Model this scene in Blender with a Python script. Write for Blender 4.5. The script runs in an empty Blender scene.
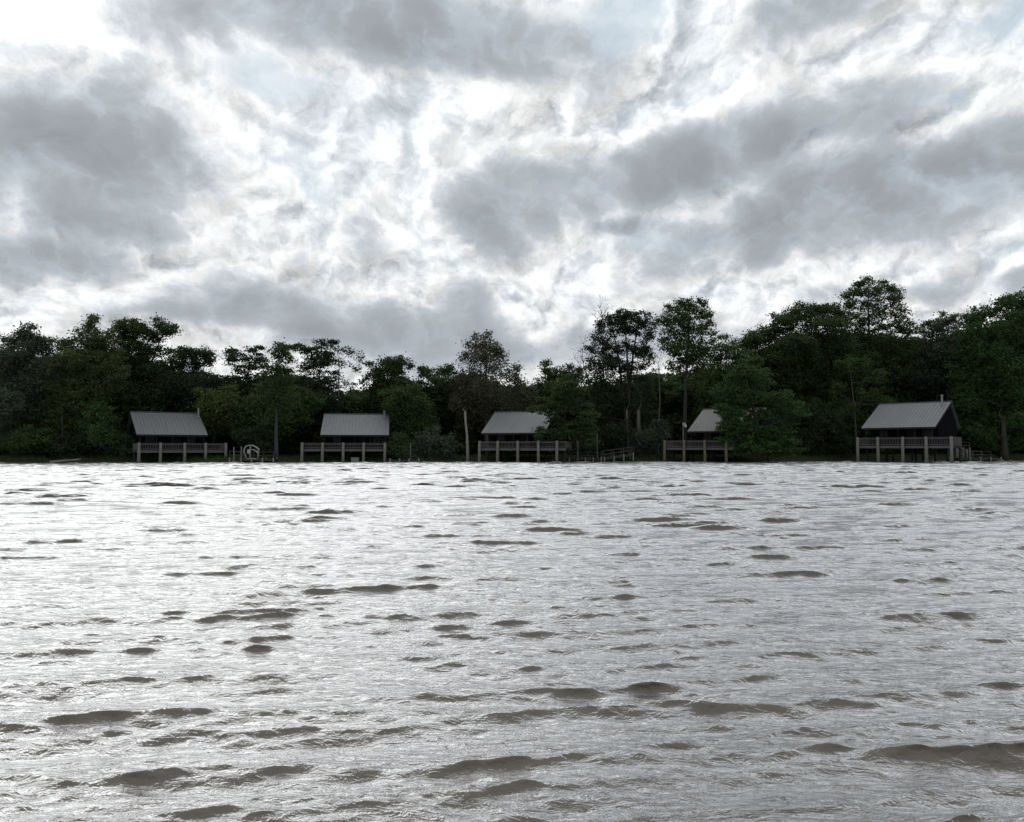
import bpy, math, random
import numpy as np
from mathutils import Vector, Matrix
S = bpy.context.scene
C = S.collection
R = math.radians
random.seed(7)
RNG = np.random.default_rng(11)

# ------------------------------------------------------------------ camera
F = 790.0            # focal length in pixels of the 1024 px wide frame
CAMH = 1.7           # eye height above the water
HOR = 449.0          # image row of the horizon
PITCH = math.atan((HOR - 411.0) / F)
cam_d = bpy.data.cameras.new('camera'); cam_d.sensor_width = 36.0
cam_d.lens = F / 1024.0 * 36.0
cam_d.clip_start = 0.05; cam_d.clip_end = 6000
cam = bpy.data.objects.new('camera', cam_d); C.objects.link(cam)
cam.location = (0, 0, CAMH); cam.rotation_euler = (R(90) + PITCH, 0, 0)
S.camera = cam
S.render.resolution_x, S.render.resolution_y = 1024, 822
S.view_settings.view_transform = 'Standard'; S.view_settings.look = 'None'
S.view_settings.exposure = 0; S.view_settings.gamma = 1; S.view_settings.use_curve_mapping = False
S.render.engine = 'CYCLES'
S.cycles.max_bounces = 5; S.cycles.diffuse_bounces = 2; S.cycles.glossy_bounces = 2
S.cycles.transmission_bounces = 2; S.cycles.transparent_max_bounces = 4
S.cycles.use_denoising = True

def ray(px, py):                    # world direction seen at a pixel of the frame
    v = Vector(((px - 512) / F, 1.0, (411 - py) / F))
    return (Matrix.Rotation(PITCH, 3, 'X') @ v).normalized()
def at(px, py, Y):                  # point at distance Y seen at a pixel
    d = ray(px, py); k = Y / d.y
    return Vector((d.x * k, Y, CAMH + d.z * k))
def X(px, Y): return at(px, 440, Y).x
def Z(py, Y): return at(512, py, Y).z
# ------------------------------------------------------------------ node helper
class NT:
    def __init__(s, nt): s.nt = nt
    def new(s, t, **kw):
        n = s.nt.nodes.new(t)
        for k, v in kw.items(): setattr(n, k, v)
        return n
    def put(s, sock, v):
        if isinstance(v, bpy.types.NodeSocket): s.nt.links.new(v, sock)
        elif v is not None: sock.default_value = v
    def m(s, op, a, b=None, c=None, clamp=False):
        n = s.new('ShaderNodeMath', operation=op, use_clamp=clamp)
        for i, v in enumerate((a, b, c)):
            if v is not None: s.put(n.inputs[i], v)
        return n.outputs[0]
    def v(s, op, a, b=None, scale=None):
        n = s.new('ShaderNodeVectorMath', operation=op)
        s.put(n.inputs[0], a)
        if b is not None: s.put(n.inputs[1], b)
        if scale is not None: s.put(n.inputs['Scale'], scale)
        return n.outputs['Value'] if op in ('DOT_PRODUCT', 'LENGTH') else n.outputs[0]
    def noise(s, vec, scale, detail=2, rough=.5, dist=0, out=0, lac=2.0):
        n = s.new('ShaderNodeTexNoise'); s.put(n.inputs['Vector'], vec)
        n.inputs['Scale'].default_value = scale; n.inputs['Detail'].default_value = detail
        n.inputs['Roughness'].default_value = rough; n.inputs['Distortion'].default_value = dist
        n.inputs['Lacunarity'].default_value = lac
        return n.outputs[out]
    def ss(s, x, a, b, lo=0.0, hi=1.0):      # smooth step
        n = s.new('ShaderNodeMapRange', interpolation_type='SMOOTHSTEP')
        s.put(n.inputs[0], x)
        for i, v in zip((1, 2, 3, 4), (a, b, lo, hi)): s.put(n.inputs[i], v)
        return n.outputs[0]
    def ramp(s, x, stops, interp='LINEAR'):
        n = s.new('ShaderNodeValToRGB'); cr = n.color_ramp; cr.interpolation = interp
        while len(cr.elements) < len(stops): cr.elements.new(.5)
        for e, (p, c) in zip(cr.elements, stops):
            e.position = p; e.color = (*c, 1) if len(c) == 3 else c
        s.put(n.inputs[0], x); return n.outputs[0]
    def mix(s, f, a, b, blend='MIX'):
        n = s.new('ShaderNodeMix', data_type='RGBA', blend_type=blend)
        s.put(n.inputs[0], f)
        s.put(n.inputs[6], a if isinstance(a, bpy.types.NodeSocket) else (*a, 1))
        s.put(n.inputs[7], b if isinstance(b, bpy.types.NodeSocket) else (*b, 1))
        return n.outputs[2]
    def comb(s, x, y, z):
        n = s.new('ShaderNodeCombineXYZ')
        for i, v in enumerate((x, y, z)): s.put(n.inputs[i], v)
        return n.outputs[0]

# ------------------------------------------------------------------ sky
SUN_EL, SUN_AZ = R(34), R(-32)       # azimuth from +Y towards +X
sun_dir = Vector((math.sin(SUN_AZ) * math.cos(SUN_EL), math.cos(SUN_AZ) * math.cos(SUN_EL), math.sin(SUN_EL)))
W = bpy.data.worlds.new('World'); S.world = W; W.use_nodes = True
W.node_tree.nodes.clear()
n = NT(W.node_tree)
out = n.new('ShaderNodeOutputWorld'); bg = n.new('ShaderNodeBackground'); bg.inputs[1].default_value = 0.1
n.nt.links.new(bg.outputs[0], out.inputs[0])
sky = n.new('ShaderNodeTexSky', sky_type='NISHITA', sun_disc=False, sun_elevation=SUN_EL, sun_rotation=SUN_AZ)
sky.air_density = 1.0; sky.dust_density = 2.0
tc = n.new('ShaderNodeTexCoord'); D = tc.outputs['Generated']
sx = n.new('ShaderNodeSeparateXYZ'); n.put(sx.inputs[0], D)
zc = n.m('MAXIMUM', sx.outputs[2], 0.0)
den = n.m('ADD', zc, 0.6)
Q = n.comb(n.m('DIVIDE', sx.outputs[0], den), n.m('DIVIDE', sx.outputs[1], den), 0.0)
# warp of the directions so that every cloud bank gets a torn outline
QS = n.v('MULTIPLY', Q, (1.0, .85, 1.0))
w1 = n.v('SUBTRACT', n.noise(QS, 3.0, 8, .60, 0, 1), (.5, .5, .5))
w1 = n.v('MULTIPLY', w1, (.19, .0, .15))
Dw = n.v('ADD', D, w1)
# (px, py, rx, ry, tilt deg, thickness)
BANKS = [
 (90,148,120,62,4,.85), (60,120,80,40,0,.25), (35,266,62,20,-6,.8), (390,14,175,30,-2,.95), (440,55,90,16,-8,.35), (140,20,80,16,6,.35),
 (600,182,170,42,6,.62), (480,250,70,40,20,.35), (720,165,90,30,0,.3), (855,212,180,36,12,.70), (960,150,110,30,8,.45),
 (360,322,195,30,0,.70), (245,308,70,18,20,.2), (780,35,90,34,28,.72), (636,230,20,9,0,.75), (670,250,90,14,10,.3), (125,224,60,10,4,.3),
 (960,280,90,16,6,.55), (560,350,260,18,0,.35), (335,235,50,20,40,.15), (880,95,110,22,14,.32), (500,125,90,22,0,.28), (640,330,50,14,0,.25),
 (285,175,70,70,-10,-.42), (20,25,50,32,0,-.6), (420,255,36,45,-30,-.5), (555,305,60,34,20,-.5), (190,345,120,10,0,-.3),(450,100,90,20,0,-.35),
 (575,135,60,16,10,-.3), (790,170,90,12,10,-.3), (700,300,140,14,8,-.35), (690,45,50,60,40,-.45), (900,300,100,10,5,-.25), (990,60,60,30,0,-.3), (90,300,110,14,0,-.35),
 (745,100,110,20,12,-.25)]
GAPS = [(268,74,38,14,-8,.9), (618,32,34,30,70,.9), (935,88,26,9,0,.6), (1014,4,30,14,0,.8), (290,170,26,30,0,.38), (655,250,22,12,0,.35), (270,20,30,20,0,.25),
        (330,195,16,20,0,.5)]
def masks(lst, d):
    tot = None
    for px, py, rx, ry, t, amp in lst:
        c = ray(px, py); u = c.cross(Vector((0, 0, 1))).normalized(); v = u.cross(c)
        a = R(t); u2 = u * math.cos(a) + v * math.sin(a); v2 = v * math.cos(a) - u * math.sin(a)
        A = n.v('DOT_PRODUCT', d, tuple(u2 * (F / rx))); B = n.v('DOT_PRODUCT', d, tuple(v2 * (F / ry)))
        r2 = n.m('ADD', n.m('MULTIPLY', A, A), n.m('MULTIPLY', B, B))
        g = n.m('MULTIPLY', n.m('POWER', 2.0, n.m('MULTIPLY', n.m('POWER', r2, 1.3), -1.0)), amp)
        tot = g if tot is None else n.m('ADD', tot, g)
    return tot
RB, PB, TB = .38, .42, .36
bank = masks(BANKS, Dw)
gap = masks(GAPS, Dw)
sQ = Vector((sun_dir.x, sun_dir.y)) / (sun_dir.z + .6)
toS = n.v('SUBTRACT', (sQ.x, sQ.y, 0), Q)
toS = n.v('NORMALIZE', toS)
def ridged(vec, scale, detail, rough):
    k = n.new('ShaderNodeTexNoise', noise_type='RIDGED_MULTIFRACTAL', normalize=True)
    n.put(k.inputs['Vector'], vec); k.inputs['Scale'].default_value = scale; k.inputs['Detail'].default_value = detail
    k.inputs['Roughness'].default_value = rough; k.inputs['Offset'].default_value = 1.0; k.inputs['Gain'].default_value = 2.0
    return k.outputs[0]
# domain-warped lumps; creased billows give the cauliflower tops
wq = n.v('ADD', QS, n.v('SCALE', n.v('SUBTRACT', n.noise(QS, 5.5, 6, .60, 0, 1), (.5, .5, .5)), None, .125))
so = n.v('SCALE', toS, None, .020)
f0 = n.noise(wq, 4.0, 10, .645)
f1 = n.noise(n.v('ADD', wq, so), 4.0, 10, .645)
b0 = ridged(wq, 7.5, 4, .6)
b1 = ridged(n.v('ADD', wq, so), 7.5, 4, .6)
rel = n.m('ADD', n.m('MULTIPLY', n.m('SUBTRACT', f0, f1), 2.6), n.m('MULTIPLY', n.m('SUBTRACT', b1, b0), RB))
puff = n.m('SUBTRACT', n.m('MULTIPLY', n.m('SUBTRACT', f0, .5), 1.75), n.m('MULTIPLY', n.m('SUBTRACT', b0, .75), PB))
puff = n.m('MULTIPLY', puff, n.ss(sx.outputs[2], .08, .24, .55, 1.0))
T = n.m('ADD', n.m('ADD', bank, puff), TB)
cloud = n.ramp(n.ss(T, -.2, 1.3), [(0, (.82, .86, .89)), (.10, (.88, .90, .905)), (.23, (.82, .83, .83)), (.35, (.655, .69, .72)), (.48, (.51, .555, .60)), (.66, (.44, .48, .52)), (.85, (.375, .408, .445)), (1, (.33, .352, .38))])
cloud = n.v('ADD', cloud, n.v('SCALE', (.985, .985, .98), None, n.m('MULTIPLY', rel, n.ss(T, 0.1, .8, 1.0, .10))))
blue = n.v('SCALE', sky.outputs[0], None, 0.1)
blue = n.mix(.88, n.v('MINIMUM', blue, (.9, .9, .9)), (.60, .715, .80))
gp = n.m('ADD', gap, n.m('MULTIPLY', puff, -.8))
col = n.mix(n.ss(gp, .2, .95, 0, .7), cloud, blue)
# glow of the veiled sun, and a boost added to the unseen high sky to brighten water reflections
cs = n.m('MAXIMUM', n.v('DOT_PRODUCT', D, tuple(sun_dir)), 0.0)
thin = n.ss(T, .9, .0, .25, 1)
glow = n.m('ADD', n.m('MULTIPLY', n.m('POWER', cs, 110), 1.0), n.m('MULTIPLY', n.m('POWER', cs, 12), .05))
col = n.v('ADD', col, n.v('SCALE', (1.0, .98, .95), None, n.m('MULTIPLY', glow, thin)))
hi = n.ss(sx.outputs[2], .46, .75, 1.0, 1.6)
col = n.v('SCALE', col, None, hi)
col = n.v('MAXIMUM', col, (.12, .12, .13))
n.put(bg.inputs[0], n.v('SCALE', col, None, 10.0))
W.cycles.sampling_method = 'MANUAL'; W.cycles.sample_map_resolution = 512

sun_d = bpy.data.lights.new('sun', 'SUN'); sun_d.energy = .5; sun_d.angle = R(60); sun_d.color = (1, .96, .9)
sun = bpy.data.objects.new('sun', sun_d); C.objects.link(sun)
sun.rotation_euler = sun_dir.to_track_quat('Z', 'Y').to_euler()
# ------------------------------------------------------------------ materials
def material(name):
    m = bpy.data.materials.new(name); m.use_nodes = True
    nt = NT(m.node_tree); b = m.node_tree.nodes['Principled BSDF']
    return m, nt, b

def mesh_np(name, verts, quads, smooth=False):
    me = bpy.data.meshes.new(name)
    verts = np.ascontiguousarray(verts, dtype=np.float32); quads = np.ascontiguousarray(quads, dtype=np.int32)
    k = quads.shape[1]
    me.vertices.add(len(verts)); me.vertices.foreach_set('co', verts.ravel())
    me.loops.add(quads.size); me.loops.foreach_set('vertex_index', quads.ravel())
    me.polygons.add(len(quads))
    me.polygons.foreach_set('loop_start', np.arange(len(quads), dtype=np.int32) * k)
    me.polygons.foreach_set('loop_total', np.full(len(quads), k, dtype=np.int32))
    if smooth: me.polygons.foreach_set('use_smooth', np.ones(len(quads), dtype=bool))
    me.update(calc_edges=True)
    return me
def grid_quads(nr, nc):
    a = (np.arange(nr - 1)[:, None] * nc + np.arange(nc - 1)[None, :]).ravel()
    return np.stack([a, a + 1, a + nc + 1, a + nc], 1)

# ------------------------------------------------------------------ water
def shore(x): return 104.5 + 0.118 * np.clip(x, -75, 75)
rows = [-60, -25, -8, 0.3]
y = 1.3
while y < 128:
    rows.append(y)
    y += max(.014, .0048 * y) if y < 9 else min(.0048 * y, .115)
rows += [135]
ys = np.array(rows)
NCOL = 1000
us = np.concatenate([[-14, -5, -2.2, -1.4], np.linspace(-1, 1, NCOL), [1.4, 2.2, 5, 14]])
YY = np.repeat(ys[:, None], len(us), 1)
XX = us[None, :] * (3.0 + .88 * np.clip(YY, 0, None))
dy = np.gradient(ys)[:, None]; dx = (3.0 + .88 * np.clip(YY, 0, None)) * 2 / NCOL
def vnoise(x, y, sc, seed):            # cheap smooth value noise for gust patches
    r = np.random.default_rng(seed); t = r.random((256, 256))
    gx = x / sc; gy = y / sc; ix = np.floor(gx).astype(int); iy = np.floor(gy).astype(int)
    fx = gx - ix; fy = gy - iy; fx = fx * fx * (3 - 2 * fx); fy = fy * fy * (3 - 2 * fy)
    g = lambda a, b: t[a & 255, b & 255]
    return (g(ix, iy) * (1 - fx) + g(ix + 1, iy) * fx) * (1 - fy) + (g(ix, iy + 1) * (1 - fx) + g(ix + 1, iy + 1) * fx) * fy
gust = .70 + .70 * vnoise(XX + 900, (YY + 900) * 1.6, 1.1, 3) ** 1.5 * (.45 + 1.0 * vnoise(XX + 900, YY * 1.5 + 900, 6.5, 4))
H = np.zeros_like(XX); DX = np.zeros_like(XX); DY = np.zeros_like(XX)
rw = np.random.default_rng(5)
NW = 150
SLOPE = .0245
for i in range(NW):
    L = .10 * (1.05 / .10) ** (rw.random() ** .85)
    th = R(90 + 6) + rw.normal(0, R(7 if L > .34 else 24))     # crests roughly across the view
    k = 2 * math.pi / L
    amp = SLOPE / k * (1.28 if .22 < L < .6 else 1.0 if L <= .22 else .46)
    kx, ky = k * math.cos(th), k * math.sin(th)
    boost = 1 + (1.5 if L > .6 else .95 if L > .42 else .4) * np.clip((YY - 9) / 20, 0, 1)
    fade = boost * np.clip((L / (2.6 * np.maximum(dx * abs(math.cos(th)) + dy * abs(math.sin(th)), .001))) - .6, 0, 1)
    ph = kx * XX + ky * YY + rw.random() * 6.283
    a = amp * gust * fade
    s_, c_ = np.sin(ph), np.cos(ph)
    H += a * (s_ + .27 * np.sin(2 * ph))
    DX += a * c_ * math.cos(th); DY += a * c_ * math.sin(th)
# a few longer trains whose crests join across the foreground
for L, th, sl, sd_ in ((.62, 97, .060, 31), (.83, 91, .072, 32), (1.12, 99, .070, 33)):
    th = R(th); k = 2 * math.pi / L; sl = sl * np.interp(YY, [3.0, 8.0], [1.75, 1.1]); mod = np.clip(vnoise(XX + 300, (YY + 300) * 2.2, 2.3, sd_) * 2.0 - .55, 0, 1.2)
    ph = k * (math.cos(th) * XX + math.sin(th) * YY) + 2.4 * vnoise(XX + 200, YY + 200, 1.9, sd_ + 9) + sd_
    H += sl / k * mod * (np.sin(ph) + .3 * np.sin(2 * ph)); DX += sl / k * mod * np.cos(ph) * math.cos(th); DY += sl / k * mod * np.cos(ph) * math.sin(th)
# pointed crests: lift what is high, flatten troughs
sd = .045
far = np.interp(YY, [0, 25, 60, 110], [1, .98, .88, .8]); H *= far; DX *= far; DY *= far
H = H + .35 * (np.clip(H, 0, None) ** 2 - .5 * sd * sd) / sd * .6
Q_ = 1.15
edge = ((np.abs(us) <= 1.0)[None, :] & (ys >= 1.0)[:, None]).astype(float)
V = np.stack([XX + Q_ * DX * edge, YY + (Q_ * DY - .55 * H) * edge, H * edge], -1).reshape(-1, 3)
me = mesh_np('water', V, grid_quads(len(ys), len(us)), True)
water = bpy.data.objects.new('water', me); C.objects.link(water); water['kind'] = 'structure'
m, n, b = material('river water')
geo = n.new('ShaderNodeNewGeometry'); P = geo.outputs['Position']
Pa = n.v('MULTIPLY', P, (1.0, 1.9, 1.0))
r1 = n.noise(Pa, 9.0, 4, .62, .6)
r2 = n.noise(n.v('MULTIPLY', P, (1.0, 2.6, 1.0)), 2.2, 3, .55, .4)
r3 = n.noise(Pa, 34.0, 3, .6, .5)
hgt = n.m('ADD', n.m('ADD', n.m('MULTIPLY', r1, .020), n.m('MULTIPLY', r3, .0030)), n.m('MULTIPLY', r2, .032))
bump = n.new('ShaderNodeBump'); bump.inputs['Strength'].default_value = 1.0; bump.inputs['Distance'].default_value = 1.0
n.put(bump.inputs['Height'], hgt); n.put(b.inputs['Normal'], bump.outputs[0])
b.inputs['Base Color'].default_value = (.060, .049, .034, 1)
b.inputs['Roughness'].default_value = .5
b.inputs['Specular IOR Level'].default_value = 0.0
gl = n.new('ShaderNodeBsdfGlossy'); sp = n.new('ShaderNodeSeparateXYZ'); n.put(sp.inputs[0], P)
n.put(gl.inputs['Roughness'], n.ss(sp.outputs[1], 12.0, 70.0, .12, .26))     # the open river is ruffled finer than the mesh
gl.inputs['Color'].default_value = (.97, .98, 1, 1)
n.put(gl.inputs['Normal'], bump.outputs[0])
# angle-dependent mirror share of the surface
lw = n.v('DOT_PRODUCT', bump.outputs[0], geo.outputs['Incoming'])
fac = n.ss(lw, .39, .565, .77, .04)
mx = n.new('ShaderNodeMixShader'); n.put(mx.inputs[0], fac)
n.nt.links.new(b.outputs[0], mx.inputs[1]); n.nt.links.new(gl.outputs[0], mx.inputs[2])
n.nt.links.new(mx.outputs[0], n.nt.nodes['Material Output'].inputs['Surface'])
water.data.materials.append(m)
# ------------------------------------------------------------------ ground
def ground_z(x, y):
    s = y - shore(x)
    z = np.interp(s, [-400, -12, -2.5, .3, 1.5, 8, 30, 90, 3000], [-2.2, -2.0, -.9, -.12, .38, .75, 1.3, 2.6, 20])
    n_ = (vnoise(x + 500, y + 500, 3.1, 21) - .5) * .28 + (vnoise(x + 500, y + 500, .9, 22) - .5) * .12
    return z + n_ * np.clip((s + 1.0) / 2, 0, 1)
def gz(x, y): return float(ground_z(np.array([x]), np.array([y]))[0])
def on_shore(px, s):                       # world x, y at image column px, s metres behind the water's edge
    Y = 100.0
    for _ in range(12): Y = float(shore(X(px, Y))) + s
    return X(px, Y), Y
gx = np.concatenate([[-3000, -1200, -500, -220], np.linspace(-110, 110, 420), [220, 500, 1200, 3000]])
gy = np.concatenate([[-60, 0, 50], np.linspace(84, 125, 170), [130, 136, 144, 155, 170, 200, 260, 400, 900, 3000]])
GX, GY = np.meshgrid(gx, gy)
me = mesh_np('ground', np.stack([GX, GY, ground_z(GX, GY)], -1).reshape(-1, 3), grid_quads(len(gy), len(gx)), True)
ground = bpy.data.objects.new('ground', me); C.objects.link(ground); ground['kind'] = 'structure'
m, n, b = material('bank earth')
g = n.new('ShaderNodeNewGeometry'); P = g.outputs['Position']
k = n.noise(P, .35, 6, .65)
n.put(b.inputs['Base Color'], n.ramp(k, [(.3, (.012, .011, .009)), (.5, (.020, .017, .013)), (.62, (.012, .015, .008)), (.75, (.010, .014, .007))]))
b.inputs['Roughness'].default_value = .95; b.inputs['Specular IOR Level'].default_value = .1
ground.data.materials.append(m)
# ------------------------------------------------------------------ building helpers
def tag(o, label, cat, group=None):
    o['label'] = label; o['category'] = cat
    if group: o['group'] = group
    return o
def empty(name, loc, rz=0.0):
    o = bpy.data.objects.new(name, None); C.objects.link(o); o.empty_display_size = .5
    o.location = loc; o.rotation_euler = (0, 0, rz); return o
class MB:
    def __init__(s): s.v = []; s.f = []
    def hexa(s, p):                         # 8 points: bottom ring then top ring
        k = len(s.v); s.v += [tuple(q) for q in p]
        for q in ((3, 2, 1, 0), (4, 5, 6, 7), (0, 1, 5, 4), (1, 2, 6, 5), (2, 3, 7, 6), (3, 0, 4, 7)):
            s.f.append(tuple(k + i for i in q))
    def box(s, x0, x1, y0, y1, z0, z1):
        s.hexa([(x0, y0, z0), (x1, y0, z0), (x1, y1, z0), (x0, y1, z0), (x0, y0, z1), (x1, y0, z1), (x1, y1, z1), (x0, y1, z1)])
    def bar(s, a, b_, w, h=None):           # square bar between two points
        a = Vector(a); b_ = Vector(b_); h = h or w; d = (b_ - a).normalized()
        u = d.cross(Vector((0, 0, 1)))
        u = Vector((1, 0, 0)) if u.length < 1e-3 else u.normalized()
        v = u.cross(d).normalized(); u = u * w / 2; v = v * h / 2
        s.hexa([a - u - v, a + u - v, a + u + v, a - u + v, b_ - u - v, b_ + u - v, b_ + u + v, b_ - u + v])
    def tube(s, pts, rad, ns=8, cap=True):
        pts = [Vector(p) for p in pts]; k0 = len(s.v); u = None
        for i, p in enumerate(pts):
            d = (pts[min(i + 1, len(pts) - 1)] - pts[max(i - 1, 0)]).normalized()
            if u is None:
                u = d.cross(Vector((.3, 1, .1))).normalized()
            u = (u - d * u.dot(d)).normalized(); v = d.cross(u)
            r = rad[i] if hasattr(rad, '__len__') else rad
            for j in range(ns):
                a = 2 * math.pi * j / ns; s.v.append(tuple(p + (u * math.cos(a) + v * math.sin(a)) * r))
        for i in range(len(pts) - 1):
            for j in range(ns):
                a = k0 + i * ns + j; b_ = k0 + i * ns + (j + 1) % ns
                s.f.append((a, b_, b_ + ns, a + ns))
        if cap:
            s.f.append(tuple(k0 + j for j in range(ns))[::-1]); s.f.append(tuple(k0 + (len(pts) - 1) * ns + j for j in range(ns)))
    def build(s, name, mat, parent=None, smooth=False):
        me = bpy.data.meshes.new(name); me.from_pydata(s.v, [], s.f)
        if smooth:
            for p in me.polygons: p.use_smooth = True
        me.update(); o = bpy.data.objects.new(name, me); C.objects.link(o)
        if mat: me.materials.append(mat)
        if parent: o.parent = parent
        return o
def wood(name, c0, c1, rough=.85, scale=3.0):
    m, n, b = material(name)
    tc = n.new('ShaderNodeTexCoord'); P = tc.outputs['Object']
    k = n.noise(n.v('MULTIPLY', P, (1, 1, .25)), scale, 5, .7)
    k2 = n.noise(n.v('MULTIPLY', P, (14, 14, 1.2)), 1.0, 3, .6)
    n.put(b.inputs['Base Color'], n.mix(n.m('ADD', n.m('MULTIPLY', k, .7), n.m('MULTIPLY', k2, .4), clamp=True), c0, c1))
    b.inputs['Roughness'].default_value = rough; b.inputs['Specular IOR Level'].default_value = .12
    return m
M = {}
M['post'] = wood('weathered posts', (.045, .044, .040), (.135, .128, .115))
M['post_pale'] = wood('yellowish posts', (.035, .032, .022), (.11, .098, .068))
M['rail'] = wood('grey deck boards', (.036, .034, .036), (.098, .092, .094))
M['plank'] = wood('dock planks', (.018, .017, .016), (.055, .052, .048))
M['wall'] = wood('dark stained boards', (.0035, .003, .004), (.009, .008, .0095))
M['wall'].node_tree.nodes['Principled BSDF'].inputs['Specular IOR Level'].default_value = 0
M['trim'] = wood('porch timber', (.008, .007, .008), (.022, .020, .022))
def metal_roof(name, base, streak):
    m, n, b = material(name)
    tc = n.new('ShaderNodeTexCoord'); P = tc.outputs['Object']
    k = n.noise(n.v('MULTIPLY', P, (5.0, .35, .35)), 1.0, 4, .65)
    k2 = n.noise(P, 1.1, 5, .7)
    c = n.mix(n.ss(k, .45, .75), base, tuple(x * .72 for x in base))
    c = n.mix(n.m('MULTIPLY', n.ss(k2, .55, .75), streak), c, (.05, .048, .045))
    n.put(b.inputs['Base Color'], c); b.inputs['Roughness'].default_value = .55; b.inputs['Metallic'].default_value = .0
    return m
M['roof'] = metal_roof('grey sheet roofing', (.074, .081, .087), .7)
M['roof_dark'] = metal_roof('dark grey sheet roofing', (.055, .062, .067), .5)
M['roof_worn'] = metal_roof('worn grey sheet roofing', (.098, .098, .098), .85)
def plain(name, c, rough=.6, metal=0.0):
    m, n, b = material(name)
    tc = n.new('ShaderNodeTexCoord'); k = n.noise(tc.outputs['Object'], 4.0, 4, .6)
    n.put(b.inputs['Base Color'], n.mix(k, tuple(x * .75 for x in c), tuple(min(1, x * 1.2) for x in c)))
    b.inputs['Roughness'].default_value = rough; b.inputs['Metallic'].default_value = metal; b.inputs['Specular IOR Level'].default_value = .5 if metal else .12
    return m
M['steel'] = plain('galvanised steel', (.12, .135, .145), .5, .2)
M['glass'] = plain('dark window glass', (.008, .008, .011), .35)
M['white'] = plain('white painted metal', (.24, .25, .25), .5)
M['crate'] = plain('pale plastic', (.13, .15, .14), .6)
M['door'] = plain('dark door paint', (.008, .007, .008), .7)

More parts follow.
